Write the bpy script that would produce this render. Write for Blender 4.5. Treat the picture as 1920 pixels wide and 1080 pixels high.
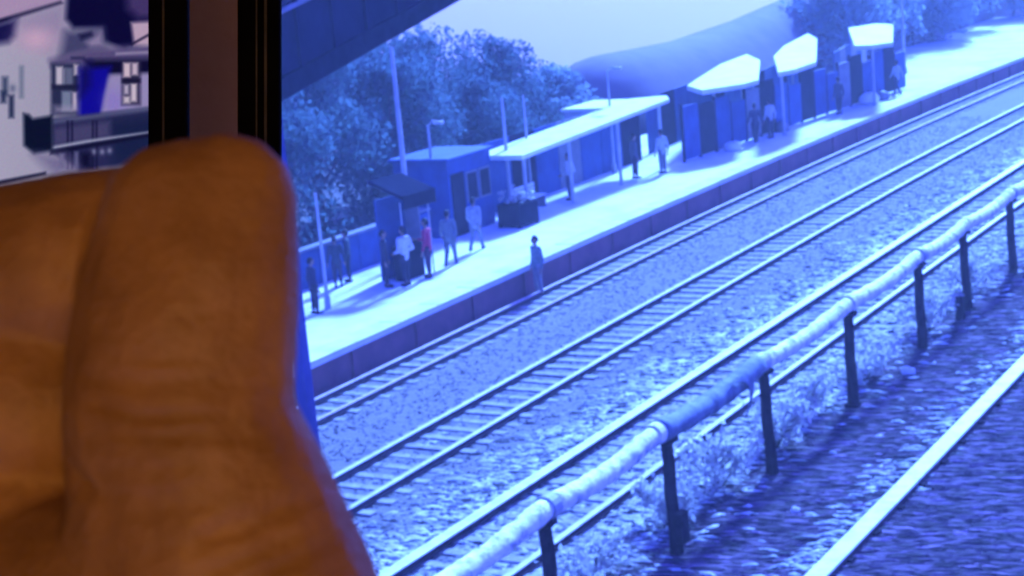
import bpy, bmesh, math, random
import numpy as np
from mathutils import Vector, Matrix

for o in list(bpy.data.objects):
    bpy.data.objects.remove(o, do_unlink=True)
random.seed(7)
RNG = np.random.default_rng(11)
S = bpy.context.scene
COL = S.collection
R = math.radians

# ------------------------------------------------------------------ camera
CAM = Vector((0, 0, 10.5))
RIGHT = Vector((0.86052662, 0.50179276, -0.08773804))
DOWN = Vector((0.02938145, -0.22084108, -0.97486714))
FWD = Vector((-0.50855743, 0.83632126, -0.20478303))
ROT = Matrix((RIGHT, -DOWN, -FWD)).transposed()
cd = bpy.data.cameras.new('camera')
cam = bpy.data.objects.new('camera', cd)
COL.objects.link(cam)
cam.matrix_world = Matrix.Translation(CAM) @ ROT.to_4x4()
cd.sensor_width = 36
cd.lens = 36 * 3200 / 1920
cd.clip_start = 0.01
cd.clip_end = 5000
cd.dof.use_dof = True
cd.dof.focus_distance = 0.6        # focused on the monitors
cd.dof.aperture_fstop = 56
S.camera = cam

# ------------------------------------------------------------------ sky, sun, exposure
EXPO = 2.2
SUN_EL, SUN_AZ = R(33), R(-8)          # azimuth from +Y towards +X
w = bpy.data.worlds.new('World')
S.world = w
w.use_nodes = True
nt = w.node_tree
nt.nodes.clear()
sky = nt.nodes.new('ShaderNodeTexSky')
sky.sky_type = 'NISHITA'
sky.sun_disc = False
sky.sun_elevation = SUN_EL
sky.sun_rotation = SUN_AZ
sky.dust_density = 2.0
tint = nt.nodes.new('ShaderNodeMix')
tint.data_type = 'RGBA'
tint.blend_type = 'MULTIPLY'
tint.inputs[0].default_value = 1.0
tint.inputs[7].default_value = (0.165, 0.235, 1.95, 1)     # the whole view is cast in blue
bg = nt.nodes.new('ShaderNodeBackground')
bg.inputs['Strength'].default_value = 0.10
out = nt.nodes.new('ShaderNodeOutputWorld')
nt.links.new(sky.outputs[0], tint.inputs[6])
nt.links.new(tint.outputs[2], bg.inputs[0])
nt.links.new(bg.outputs[0], out.inputs[0])

sl = bpy.data.lights.new('sun', 'SUN')
sl.energy = 5.0
sl.angle = R(6)
sl.color = (0.14, 0.345, 1.0)
so = bpy.data.objects.new('sun', sl)
COL.objects.link(so)
sd = Vector((math.sin(SUN_AZ) * math.cos(SUN_EL), math.cos(SUN_AZ) * math.cos(SUN_EL), math.sin(SUN_EL)))
so.rotation_euler = sd.to_track_quat('Z', 'Y').to_euler()
so.location = (0, 60, 60)

# the warm lamp of the room the hand is in (behind and above the viewer, to the left)
rl = bpy.data.lights.new('room_lamp', 'POINT')
rl.energy = 2.3
rl.color = (1.0, 0.49, 0.11)
rl.shadow_soft_size = 0.16
ro = bpy.data.objects.new('room_lamp', rl)
COL.objects.link(ro)
ro.location = CAM + RIGHT * 0.12 + DOWN * 0.08 - FWD * 0.74

S.view_settings.view_transform = 'Standard'
S.view_settings.look = 'None'
S.view_settings.exposure = EXPO
S.view_settings.gamma = 1
S.view_settings.use_curve_mapping = False
S.render.engine = 'CYCLES'
S.cycles.filter_width = 1.8
S.render.resolution_x, S.render.resolution_y = 1024, 576

# ------------------------------------------------------------------ helpers
def mat(name, c1, c2=None, scale=3.0, rough=0.7, bump=0.0, metal=0.0, stretch=None, detail=6.0, attr=None, contrast=(0.35, 0.65), spec=0.2):
    m = bpy.data.materials.new(name)
    m.use_nodes = True
    n = m.node_tree.nodes
    l = m.node_tree.links
    b = n['Principled BSDF']
    b.inputs['Roughness'].default_value = rough
    b.inputs['Metallic'].default_value = metal
    b.inputs['Specular IOR Level'].default_value = spec
    if spec < .05: b.inputs['IOR'].default_value = 1.04
    if c2 is None:
        c2 = tuple(v * 0.72 for v in c1)
    g = n.new('ShaderNodeNewGeometry')
    mp = n.new('ShaderNodeMapping')
    l.new(g.outputs['Position'], mp.inputs[0])
    if stretch:
        mp.inputs['Rotation'].default_value = (0, 0, -stretch[1])
        mp.inputs['Scale'].default_value = stretch[0]
    nz = n.new('ShaderNodeTexNoise')
    nz.inputs['Scale'].default_value = scale
    nz.inputs['Detail'].default_value = detail
    nz.inputs['Roughness'].default_value = 0.65
    l.new(mp.outputs[0], nz.inputs[0])
    rp = n.new('ShaderNodeMapRange')
    rp.inputs[1].default_value, rp.inputs[2].default_value = contrast
    l.new(nz.outputs[0], rp.inputs[0])
    mx = n.new('ShaderNodeMix')
    mx.data_type = 'RGBA'
    mx.inputs[6].default_value = (*c1, 1)
    mx.inputs[7].default_value = (*c2, 1)
    l.new(rp.outputs[0], mx.inputs[0])
    last = mx.outputs[2]
    if attr:
        a = n.new('ShaderNodeAttribute')
        a.attribute_name = attr
        mu = n.new('ShaderNodeMix')
        mu.data_type = 'RGBA'
        mu.blend_type = 'MULTIPLY'
        mu.inputs[0].default_value = 1
        l.new(last, mu.inputs[6])
        l.new(a.outputs['Color'], mu.inputs[7])
        last = mu.outputs[2]
    l.new(last, b.inputs['Base Color'])
    if bump:
        bp = n.new('ShaderNodeBump')
        bp.inputs['Strength'].default_value = bump
        bp.inputs['Distance'].default_value = 0.05
        l.new(nz.outputs[0], bp.inputs['Height'])
        l.new(bp.outputs[0], b.inputs['Normal'])
    return m


def tag(o, label=None, cat=None, group=None, kind=None):
    if label: o['label'] = label
    if cat: o['category'] = cat
    if group: o['group'] = group
    if kind: o['kind'] = kind
    return o


def link(name, me, m=None, parent=None):
    o = bpy.data.objects.new(name, me)
    COL.objects.link(o)
    if m is not None and me is not None and not me.materials:
        me.materials.append(m)
    if parent is not None:
        o.parent = parent
    return o


def empty(name, loc=(0, 0, 0), rz=0.0, **k):
    o = bpy.data.objects.new(name, None)
    COL.objects.link(o)
    o.empty_display_size = 0.2
    o.location = loc
    o.rotation_euler.z = rz
    tag(o, **k)
    return o


def copy_tree(o, parent=None):
    c = o.copy()
    COL.objects.link(c)
    c.parent = parent
    for ch in list(o.children):
        copy_tree(ch, c)
    return c


class MB:
    """collects simple solids into one mesh"""
    def __init__(s):
        s.v, s.f = [], []

    def add(s, vs, fs):
        n = len(s.v)
        s.v += [tuple(v) for v in vs]
        s.f += [tuple(i + n for i in f) for f in fs]
        return s

    def box(s, x0, x1, y0, y1, z0, z1):
        vs = [(x, y, z) for z in (z0, z1) for x, y in ((x0, y0), (x1, y0), (x1, y1), (x0, y1))]
        return s.add(vs, [(3, 2, 1, 0), (4, 5, 6, 7), (0, 1, 5, 4), (1, 2, 6, 5), (2, 3, 7, 6), (3, 0, 4, 7)])

    def tube(s, pts, rads, n=10, cap=True):
        pts = [Vector(p) for p in pts]
        if not hasattr(rads, '__len__'):
            rads = [rads] * len(pts)
        vs, fs = [], []
        ref = Vector((0, 0, 1))
        d0 = (pts[-1] - pts[0]).normalized()
        if abs(d0.dot(ref)) > 0.9:
            ref = Vector((1, 0, 0))
        for i, p in enumerate(pts):
            d = (pts[min(i + 1, len(pts) - 1)] - pts[max(i - 1, 0)]).normalized()
            a = d.cross(ref).normalized()
            b = d.cross(a)
            for k in range(n):
                t = 2 * math.pi * k / n
                vs.append(p + (a * math.cos(t) + b * math.sin(t)) * rads[i])
        for i in range(len(pts) - 1):
            for k in range(n):
                k2 = (k + 1) % n
                fs.append((i * n + k, i * n + k2, (i + 1) * n + k2, (i + 1) * n + k))
        if cap:
            fs.append(tuple(range(n)))
            fs.append(tuple(reversed(range((len(pts) - 1) * n, len(pts) * n))))
        return s.add(vs, fs)

    def prism(s, poly, z0, z1):
        """poly: list of (x,y); z0/z1 numbers or functions of (x,y)"""
        f0 = z0 if callable(z0) else (lambda x, y: z0)
        f1 = z1 if callable(z1) else (lambda x, y: z1)
        n = len(poly)
        vs = [(x, y, f0(x, y)) for x, y in poly] + [(x, y, f1(x, y)) for x, y in poly]
        fs = [tuple(reversed(range(n))), tuple(range(n, 2 * n))]
        fs += [(i, (i + 1) % n, n + (i + 1) % n, n + i) for i in range(n)]
        return s.add(vs, fs)

    def build(s, name, m, parent=None, smooth=False, bevel=0.0):
        me = bpy.data.meshes.new(name)
        me.from_pydata(s.v, [], s.f)
        bm = bmesh.new()
        bm.from_mesh(me)
        bmesh.ops.recalc_face_normals(bm, faces=bm.faces)
        if bevel:
            bmesh.ops.bevel(bm, geom=bm.edges[:], offset=bevel, segments=2, affect='EDGES', profile=0.5)
        bm.to_mesh(me)
        bm.free()
        if smooth:
            me.polygons.foreach_set('use_smooth', [True] * len(me.polygons))
        return link(name, me, m, parent)


def sphere_pts(c, r, nu=12, nv=8):
    vs, fs = [], []
    for j in range(nv + 1):
        ph = math.pi * j / nv
        for i in range(nu):
            th = 2 * math.pi * i / nu
            vs.append((c[0] + r[0] * math.sin(ph) * math.cos(th), c[1] + r[1] * math.sin(ph) * math.sin(th), c[2] + r[2] * math.cos(ph)))
    for j in range(nv):
        for i in range(nu):
            i2 = (i + 1) % nu
            fs.append((j * nu + i, (j + 1) * nu + i, (j + 1) * nu + i2, j * nu + i2))
    return vs, fs


def blob_mesh(name, balls, voxel, smooth=6):
    """balls: list of (centre, radii); fused into one continuous surface by voxel remesh"""
    mb = MB()
    for c, r in balls:
        if not hasattr(r, '__len__'):
            r = (r, r, r)
        mb.add(*sphere_pts(c, r))
    me = bpy.data.meshes.new('blob_source')
    me.from_pydata(mb.v, [], mb.f)
    bm = bmesh.new(); bm.from_mesh(me)
    bmesh.ops.remove_doubles(bm, verts=bm.verts, dist=1e-7)
    bmesh.ops.recalc_face_normals(bm, faces=bm.faces)
    bm.to_mesh(me); bm.free()
    o = bpy.data.objects.new('blob_source', me)
    COL.objects.link(o)
    rm = o.modifiers.new('r', 'REMESH'); rm.mode = 'VOXEL'; rm.voxel_size = voxel; rm.use_smooth_shade = True
    sm = o.modifiers.new('s', 'SMOOTH'); sm.iterations = smooth; sm.factor = 0.5
    dg = bpy.context.evaluated_depsgraph_get()
    dg.update()
    res = bpy.data.meshes.new_from_object(o.evaluated_get(dg))
    res.name = name
    res.materials.clear()
    bpy.data.objects.remove(o, do_unlink=True)
    bpy.data.meshes.remove(me)
    return res


def chain(a, b, ra, rb, n=8, flat=(1, 1, 1)):
    res = []
    for i in range(n + 1):
        t = i / n
        r = ra + (rb - ra) * t
        res.append(([a[k] + (b[k] - a[k]) * t for k in range(3)], (r * flat[0], r * flat[1], r * flat[2])))
    return res


def bow(Y):
    t = min(max((Y - 22) / 86.0, 0), 1)
    return -math.sin(math.pi * t)


STREAK = 0.27      # the direction the ballast rows run, radians from +X

# ------------------------------------------------------------------ materials
def ground_material():
    m = bpy.data.materials.new('ballast_ground')
    m.use_nodes = True
    n, l = m.node_tree.nodes, m.node_tree.links
    b = n['Principled BSDF']
    b.inputs['Roughness'].default_value = 0.9
    b.inputs['Specular IOR Level'].default_value = 0.15
    g = n.new('ShaderNodeNewGeometry')
    sep = n.new('ShaderNodeSeparateXYZ')
    l.new(g.outputs['Position'], sep.inputs[0])
    # wobble
    nz = n.new('ShaderNodeTexNoise'); nz.inputs['Scale'].default_value = 0.35; nz.inputs['Detail'].default_value = 5
    l.new(g.outputs['Position'], nz.inputs[0])
    ad = n.new('ShaderNodeMath'); ad.operation = 'MULTIPLY_ADD'; ad.inputs[1].default_value = 2.6; ad.inputs[2].default_value = -1.3
    l.new(nz.outputs[0], ad.inputs[0])
    xs = n.new('ShaderNodeMath'); l.new(sep.outputs[0], xs.inputs[0]); l.new(ad.outputs[0], xs.inputs[1])
    mr = n.new('ShaderNodeMapRange'); mr.inputs[1].default_value = -60; mr.inputs[2].default_value = 0
    l.new(xs.outputs[0], mr.inputs[0])
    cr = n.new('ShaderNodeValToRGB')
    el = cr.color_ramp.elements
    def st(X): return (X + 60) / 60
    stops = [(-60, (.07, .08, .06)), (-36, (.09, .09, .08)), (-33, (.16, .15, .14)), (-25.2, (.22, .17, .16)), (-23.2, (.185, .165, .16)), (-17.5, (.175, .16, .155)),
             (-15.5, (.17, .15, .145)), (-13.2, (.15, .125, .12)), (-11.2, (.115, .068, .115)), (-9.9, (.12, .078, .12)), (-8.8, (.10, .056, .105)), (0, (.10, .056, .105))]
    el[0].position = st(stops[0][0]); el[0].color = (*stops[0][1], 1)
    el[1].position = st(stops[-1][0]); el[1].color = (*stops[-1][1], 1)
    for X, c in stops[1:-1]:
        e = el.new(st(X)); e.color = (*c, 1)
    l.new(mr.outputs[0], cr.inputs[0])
    # rows of chips
    mp = n.new('ShaderNodeMapping'); mp.inputs['Rotation'].default_value = (0, 0, -STREAK); mp.inputs['Scale'].default_value = (1.1, 7.5, 1)
    l.new(g.outputs['Position'], mp.inputs[0])
    n2 = n.new('ShaderNodeTexNoise'); n2.inputs['Scale'].default_value = 1.6; n2.inputs['Detail'].default_value = 8; n2.inputs['Roughness'].default_value = 0.75
    l.new(mp.outputs[0], n2.inputs[0])
    r2 = n.new('ShaderNodeMapRange'); r2.inputs[1].default_value = .3; r2.inputs[2].default_value = .72; r2.inputs[3].default_value = .68; r2.inputs[4].default_value = 1.4
    l.new(n2.outputs[0], r2.inputs[0])
    mu = n.new('ShaderNodeVectorMath'); mu.operation = 'SCALE'
    l.new(cr.outputs[0], mu.inputs[0]); l.new(r2.outputs[0], mu.inputs['Scale'])
    # patches of thin snow
    n3 = n.new('ShaderNodeTexNoise'); n3.inputs['Scale'].default_value = 1.3; n3.inputs['Detail'].default_value = 7; n3.inputs['Roughness'].default_value = .7
    mp3 = n.new('ShaderNodeMapping'); mp3.inputs['Scale'].default_value = (1.6, .55, 1)
    l.new(g.outputs['Position'], mp3.inputs[0]); l.new(mp3.outputs[0], n3.inputs[0])
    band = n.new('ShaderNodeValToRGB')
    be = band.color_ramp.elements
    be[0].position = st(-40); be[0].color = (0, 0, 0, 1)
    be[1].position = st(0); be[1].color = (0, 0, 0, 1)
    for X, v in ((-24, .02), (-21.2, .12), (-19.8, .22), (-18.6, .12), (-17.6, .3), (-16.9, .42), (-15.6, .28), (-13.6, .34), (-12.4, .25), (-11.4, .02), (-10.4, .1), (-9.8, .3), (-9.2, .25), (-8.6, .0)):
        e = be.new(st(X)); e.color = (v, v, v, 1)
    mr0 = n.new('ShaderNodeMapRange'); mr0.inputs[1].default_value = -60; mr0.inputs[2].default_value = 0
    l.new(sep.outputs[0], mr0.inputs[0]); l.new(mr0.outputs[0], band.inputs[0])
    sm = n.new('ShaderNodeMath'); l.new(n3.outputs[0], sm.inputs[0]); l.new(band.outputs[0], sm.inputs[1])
    s2 = n.new('ShaderNodeMath'); s2.operation = 'MULTIPLY_ADD'; s2.inputs[1].default_value = .35
    l.new(n2.outputs[0], s2.inputs[0]); l.new(sm.outputs[0], s2.inputs[2])
    rs = n.new('ShaderNodeMapRange'); rs.inputs[1].default_value = .92; rs.inputs[2].default_value = 1.12
    l.new(s2.outputs[0], rs.inputs[0])
    mx = n.new('ShaderNodeMix'); mx.data_type = 'RGBA'; mx.inputs[7].default_value = (.66, .68, .68, 1)
    l.new(rs.outputs[0], mx.inputs[0]); l.new(mu.outputs[0], mx.inputs[6])
    l.new(mx.outputs[2], b.inputs['Base Color'])
    bp = n.new('ShaderNodeBump'); bp.inputs['Strength'].default_value = .6; bp.inputs['Distance'].default_value = .06
    l.new(n2.outputs[0], bp.inputs['Height']); l.new(bp.outputs[0], b.inputs['Normal'])
    return m


M = {}
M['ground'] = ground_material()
M['slab'] = mat('platform_slab', (.80, .80, .78), (.50, .53, .54), 0.55, .85, .15, contrast=(.42, .8))
M['cope'] = mat('coping_stone', (.74, .74, .73), (.48, .48, .50), 1.1, .85, .2, contrast=(.4, .75))
M['face'] = mat('platform_face', (.26, .10, .12), (.15, .06, .08), 0.9, .85, .3)
M['rail'] = mat('rail_steel', (.66, .65, .64), (.44, .42, .42), 2.5, .5, .1)
M['railred'] = mat('rail_rusty', (.62, .46, .48), (.44, .30, .34), 2.5, .6, .1)
M['web'] = mat('rail_web_rust', (.10, .08, .085), (.06, .045, .05), 3, .9, .2, spec=.03)
M['railhi'] = mat('pale_rail', (.72, .72, .70), (.45, .45, .44), 3.5, .6, .2, contrast=(.45, .75))
M['sleeper'] = mat('sleeper_wood', (.42, .40, .39), (.20, .18, .17), 4, .9, .4)
M['stone'] = mat('ballast_stone', (.9, .88, .85), (.6, .58, .58), 6, .9, attr='tone')
M['post'] = mat('post_wood', (.035, .028, .035), (.015, .012, .018), 5, .85, .5, spec=.03)
M['pipe'] = mat('pipe_lagging', (.90, .88, .80), (.24, .25, .25), 4.5, .75, 1.0, contrast=(.50, .68))
M['wrap'] = mat('pipe_old_wrap', (.22, .26, .30), (.10, .12, .15), 4, .8, .7)
M['frost'] = mat('frosted_leaf', (.62, .62, .58), (.30, .30, .30), 5, .8)
M['stem'] = mat('dry_stem', (.06, .05, .05), (.03, .025, .03), 8, .9)
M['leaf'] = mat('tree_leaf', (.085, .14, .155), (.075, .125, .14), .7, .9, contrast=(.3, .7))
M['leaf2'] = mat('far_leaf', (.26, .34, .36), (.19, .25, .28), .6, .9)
for k_ in ('leaf', 'leaf2', 'frost'):
    n_, l_ = M[k_].node_tree.nodes, M[k_].node_tree.links
    b_ = n_['Principled BSDF']; b_.inputs['Specular IOR Level'].default_value = .05
    tr_ = n_.new('ShaderNodeBsdfTranslucent'); ms_ = n_.new('ShaderNodeMixShader'); ms_.inputs[0].default_value = .5
    l_.new(b_.inputs['Base Color'].links[0].from_socket, tr_.inputs[0])
    l_.new(b_.outputs[0], ms_.inputs[1]); l_.new(tr_.outputs[0], ms_.inputs[2]); l_.new(ms_.outputs[0], n_['Material Output'].inputs[0])
M['bark'] = mat('bark', (.16, .14, .15), (.09, .08, .09), 4, .9, .4)
M['white'] = mat('white_roof_sheet', (.82, .82, .80), (.66, .68, .68), 1.2, .7, .1)
M['blue'] = mat('blue_wall_paint', (.035, .09, .24), (.025, .06, .17), 1.5, .75, .1)
M['dark'] = mat('dark_navy_paint', (.022, .024, .04), (.012, .014, .026), 2, .6, spec=.03)
M['roof'] = mat('roof_dark_sheet', (.024, .022, .05), (.014, .013, .034), .8, .7, spec=.03)
M['column'] = mat('column_paint', (.06, .06, .22), (.04, .04, .16), 1.5, .8, spec=.03)
M['grey'] = mat('grey_paint', (.22, .22, .25), (.15, .15, .18), 2, .6)
M['pale'] = mat('pale_paint', (.45, .45, .46), (.33, .33, .36), 2, .6)
M['shed'] = mat('shed_roof_felt', (.17, .12, .15), (.12, .085, .11), .5, .85)
M['red'] = mat('red_cloth', (.42, .02, .08), (.28, .015, .06), 8, .8)
M['wall'] = mat('brown_wall_plaster', (.58, .41, .31), (.48, .33, .25), 9, .85, .1)
M['bezel'] = mat('black_plastic', (.006, .006, .007), (.003, .003, .004), 30, .35, spec=.03)
M['trim'] = mat('bezel_gloss_trim', (.10, .09, .08), (.05, .05, .05), 60, .25)

# ------------------------------------------------------------------ setting
# ground: level yard that falls away behind the station; beyond it only sky shows
xs = [-220, -120, -70, -58, -52, -40, -20, 0, 60, 400]
ys = [-300, -60, 0, 20, 40, 60, 80, 120, 200, 500, 1800]
zx = {-220: -70, -120: -34, -70: -9, -58: -2.5}
vs = [(x, y, zx.get(x, 0.0)) for y in ys for x in xs]
fs = [(j * len(xs) + i, j * len(xs) + i + 1, (j + 1) * len(xs) + i + 1, (j + 1) * len(xs) + i) for j in range(len(ys) - 1) for i in range(len(xs) - 1)]
me = bpy.data.meshes.new('ground'); me.from_pydata(vs, [], fs)
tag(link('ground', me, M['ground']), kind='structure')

# platform
PY = [-26 + 4 * i for i in range(0, 40)]
PH = 0.88
def pfx(Y): return -24.35 + 0.95 * bow(Y)
plat = empty('platform', (0, 0, 0), kind='structure')
cope = None
mb = MB()
poly = [(pfx(y), y) for y in PY] + [(-34.5, PY[-1]), (-34.5, 45), (-30.6, 45), (-30.6, PY[0])]
mb.prism(poly, PH - 0.14, PH)
mb.build('top_slab', M['slab'], plat)
mb = MB()
mb.prism([(pfx(y) - 0.10, y) for y in PY] + [(pfx(y) - 0.5, y) for y in reversed(PY)], 0.0, PH - 0.142)
mb.build('face_wall', M['face'], plat)
mb = MB()
for y in range(18, 112, 3):
    mb.box(pfx(y) - 0.14, pfx(y) - 0.03, y - 0.12, y + 0.12, 0.0, PH - 0.16)
for i, y in enumerate(range(18, 112, 3)):
    q = MB().box(-0.05, 0.07, -0.12, 0.12, 0.0, PH - 0.16)
    if i == 0:
        o = q.build('buttress', M['face'], plat, bevel=0.01); buttress = o.data
    else:
        o = link('buttress', buttress, None, plat)
    o.location = (pfx(y) - 0.1, y, 0)

for y in np.arange(10, 124, 2.0):
    if cope is None:
        o = MB().box(-.62, .06, -.985, .985, 0.003, .045).build('coping_slab', M['cope'], plat, bevel=.012); cope = o.data
    else:
        o = link('coping_slab', cope, None, plat)
    o.location = (pfx(y), y, PH + random.uniform(-.006, .008))
    o.rotation_euler.z = math.atan2(pfx(y - 1) - pfx(y + 1), 2) + random.uniform(-.006, .006)

# ------------------------------------------------------------------ tracks
def rail_mesh(xf, y0, y1, prof, step=1.5):
    ysr = np.arange(y0, y1 + step, step)
    vs, fs = [], []
    n = len(prof)
    for y in ysr:
        for px, pz in prof:
            vs.append((xf(y) + px, y, pz))
    for j in range(len(ysr) - 1):
        for k in range(n):
            k2 = (k + 1) % n
            fs.append((j * n + k, j * n + k2, (j + 1) * n + k2, (j + 1) * n + k))
    fs.append(tuple(range(n))); fs.append(tuple(reversed(range((len(ysr) - 1) * n, len(ysr) * n))))
    m = MB(); m.v, m.f = vs, fs
    return m


def rail_prof(hw, h, foot):
    t = h * 0.28
    return [(-foot, 0.0), (foot, 0.0), (foot, 0.03), (hw * 0.35, 0.055), (hw * 0.35, h - t), (hw, h - t * 0.8), (hw, h - 0.012), (hw * 0.75, h), (-hw * 0.75, h), (-hw, h - 0.012), (-hw, h - t * 0.8), (-hw * 0.35, h - t), (-hw * 0.35, 0.055), (-foot, 0.03)]


def track(label, xa, xb, amp, y0, y1, pa, pb, sl_over, mats, jitter=0.03):
    t = empty('railway_track', (0, 0, 0), label=label, cat='railway track', group='parallel tracks across the view')
    for x_, pr, mm in ((xa, pa, mats[0]), (xb, pb, mats[1])):
        o = rail_mesh(lambda y: x_ + amp * bow(y), y0, y1, pr).build('rail', M['web'], t); o.location.z = 0.05
        hw_, hh_ = max(p[0] for p in pr[4:8]), max(p[1] for p in pr)
        rail_mesh(lambda y: x_ + amp * bow(y), y0, y1, [(-hw_ * 1.02, hh_ - .012), (hw_ * 1.02, hh_ - .012), (hw_ * 1.02, hh_ + .006), (hw_ * .8, hh_ + .014), (-hw_ * .8, hh_ + .014), (-hw_ * 1.02, hh_ + .006)]).build('rail_head', mm, o)
    hw = abs(xb - xa) / 2 + sl_over
    sm = None
    y = y0 + 0.3
    while y < y1 - 0.2:
        if sm is None:
            s = MB().box(-hw, hw, -0.12, 0.12, -0.05, 0.06).build('sleeper', M['sleeper'], t, bevel=0.012); sm = s.data
        else:
            s = link('sleeper', sm, None, t)
        s.location = ((xa + xb) / 2 + amp * bow(y) + random.uniform(-.05, .05), y + random.uniform(-jitter, jitter), random.uniform(-.045, -.012))
        s.rotation_euler.z = random.uniform(-.03, .03) 
        y += 0.64
    return t

track('railway track running right along the foot of the platform wall', -24.0, -22.95, 0.85, 0, 108, rail_prof(.055, .11, .08), rail_prof(.05, .10, .075), .34, (M['railred'], M['railred']))
track('middle railway track between the platform track and the pale raised rail', -20.15, -18.75, 0.8, 0, 106, rail_prof(.062, .125, .085), rail_prof(.062, .125, .085), .42, (M['rail'], M['rail']))
track('nearest railway track with a broad pale rail, beside the post line', -16.15, -14.15, 0.25, 0, 90, rail_prof(.125, .15, .11), rail_prof(.065, .13, .09), .35, (M['railhi'], M['rail']))

kb = MB()
yy = 14.0
t = empty('edge_rail', (0, 0, 0), label='broad pale flat-topped rail crossing the lower right corner', cat='rail')
rail_mesh(lambda y: -9.45, 10, 75, [(-.17, 0), (.17, 0), (.17, .08), (.19, .09), (.19, .108), (-.19, .108), (-.19, .09), (-.17, .08)]).build('beam', M['web'], t)
rail_mesh(lambda y: -9.45, 10, 75, [(-.172, .109), (.172, .109), (.172, .125), (.158, .137), (-.158, .137), (-.172, .125)]).build('top_plate', M['railhi'], t)
for y in np.arange(12, 70, 1.3):
    q = MB().box(-.27, .27, -.1, .1, 0, .05) if y == 12 else None
    if q: o = q.build('chair_plate', M['post'], t, bevel=.006); chairm = o.data
    else: o = link('chair_plate', chairm, None, t)
    o.location = (-9.45, y, 0)

# loose ballast stones, far past counting
def stones(name, N, xr, yr, size, tones, label, xw=None, spread=.5):
    X = RNG.uniform(*xr, N) if xw is None else xw(N)
    u = RNG.uniform(0, 1, N)
    Y = yr[0] + (yr[1] - yr[0]) * u ** 1.5
    L_ = size[0] * RNG.uniform(.5, 1.6, N); W_ = size[1] * RNG.uniform(.6, 1.4, N); H_ = size[2] * RNG.uniform(.6, 1.5, N)
    A = STREAK + RNG.normal(0, spread, N)
    base = np.array([[1, 0, 0], [0, 1, 0], [-1, 0, 0], [0, -1, 0], [.25, .1, 1], [-.3, -.15, .85]])
    tri = np.array([[0, 1, 4], [1, 5, 4], [1, 2, 5], [2, 3, 5], [3, 4, 5], [3, 0, 4]])
    P = base[None] * np.stack([L_, W_, H_], 1)[:, None] * RNG.uniform(.8, 1.2, (N, 6, 1))
    c, s = np.cos(A)[:, None], np.sin(A)[:, None]
    Q = np.stack([P[..., 0] * c - P[..., 1] * s + X[:, None], P[..., 0] * s + P[..., 1] * c + Y[:, None], P[..., 2]], -1).reshape(-1, 3)
    F = (tri[None] + 6 * np.arange(N)[:, None, None]).reshape(-1, 3)
    me = bpy.data.meshes.new(name)
    me.vertices.add(len(Q)); me.vertices.foreach_set('co', Q.astype(np.float32).ravel())
    me.loops.add(F.size); me.loops.foreach_set('vertex_index', F.ravel().astype(np.int32))
    me.polygons.add(len(F)); me.polygons.foreach_set('loop_start', np.arange(0, F.size, 3, dtype=np.int32)); me.polygons.foreach_set('loop_total', np.full(len(F), 3, np.int32))
    me.update(calc_edges=True)
    tn = tones(X, N)
    ca = me.attributes.new('tone', 'FLOAT_COLOR', 'POINT')
    colr = np.ones((N, 6, 4), np.float32); colr[..., :3] = tn[:, None, :]
    ca.data.foreach_set('color', colr.ravel())
    o = link(name, me, M['stone'])
    return tag(o, label=label, cat='ballast', kind='stuff')

def tone_bed(X, N):
    v = RNG.choice([.165, .19, .225, .34], N, p=[.3, .45, .2, .05])
    return np.stack([v * 1.02, v * .95, v * .93], 1)

def tone_soil(X, N):
    v = RNG.choice([.04, .075, .15, .36], N, p=[.40, .36, .19, .05])
    return np.stack([v * 1.3, v * .8, v * 1.25], 1)

def tone_frost(X, N):
    v = RNG.choice([.1, .4, .7, .8], N, p=[.25, .25, .3, .2])
    return np.stack([v, v * .99, v * .96], 1)

stones('ballast_stones', 26000, (-24, -12.2), (15, 80), (.06, .04, .028), tone_bed, 'loose grey ballast spread between the tracks')
stones('soil_chips', 26000, (-12.6, -3.5), (15, 60), (.24, .022, .022), tone_soil, 'dark chips and dirt covering the yard by the posts', spread=.13)
stones('frosty_chips', 7500, (-17.6, -9), (15, 66), (.17, .05, .04), tone_frost, 'white frosty chips scattered along the posts and rails',
       xw=lambda N: np.where(RNG.random(N) < .38, RNG.normal(-13.3, .75, N), np.where(RNG.random(N) < .55, RNG.normal(-17.2, .55, N), np.where(RNG.random(N) < .6, RNG.normal(-9.95, .3, N), RNG.normal(-15.2, .6, N)))), spread=.3)

# ------------------------------------------------------------------ posts and pipe
PX = -12.12
post_y = [20.4, 24.5, 28.8, 33.4, 38.3, 42.15, 46.65, 51.0, 55.4]
post_lab = ['lowest post, cut by the bottom edge under the bright pipe', 'dark post with a box at its foot, second lowest in the line', 'dark leaning post beside the blue-grey wrapped pipe stretch',
            'dark post with a long soft shadow, fourth in the line', 'dark post with the small white stone to its lower left', 'dark post right beside the short stump',
            'farthest dark post, near the right edge of the view', 'dark post under the far end of the pipe', 'dark post past the right edge of the view']
for i, y in enumerate(post_y[:7]):
    t = empty('support_post', (PX, y, 0), label=post_lab[i], cat='post', group='posts carrying the pipe')
    t.rotation_euler = (R(random.uniform(2.2, 4.2)), R(random.uniform(-1.5, .5)), random.uniform(-.3, .3))
    r = .115
    mb = MB().tube([(0, 0, -.05), (.01, 0, .5), (-.012, 0, 1.1), (.008, .01, 1.6), (0, 0, 2.02)], [r * 1.12, r, r * .98, r * .95, r * .9], 10)
    mb.build('shaft', M['post'], t, smooth=False)
    MB().box(-.17, .17, -.13, .13, 2.0, 2.09).build('saddle', M['post'], t, bevel=.012)
    if i == 1:
        MB().box(.09, .24, -.13, .10, .22, .78).build('junction_box', M['post'], t, bevel=.015)
    if i in (0, 3, 5):
        MB().box(-.15, .15, -.15, .15, 0, .07).build('foot_block', M['post'], t, bevel=.015)
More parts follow.
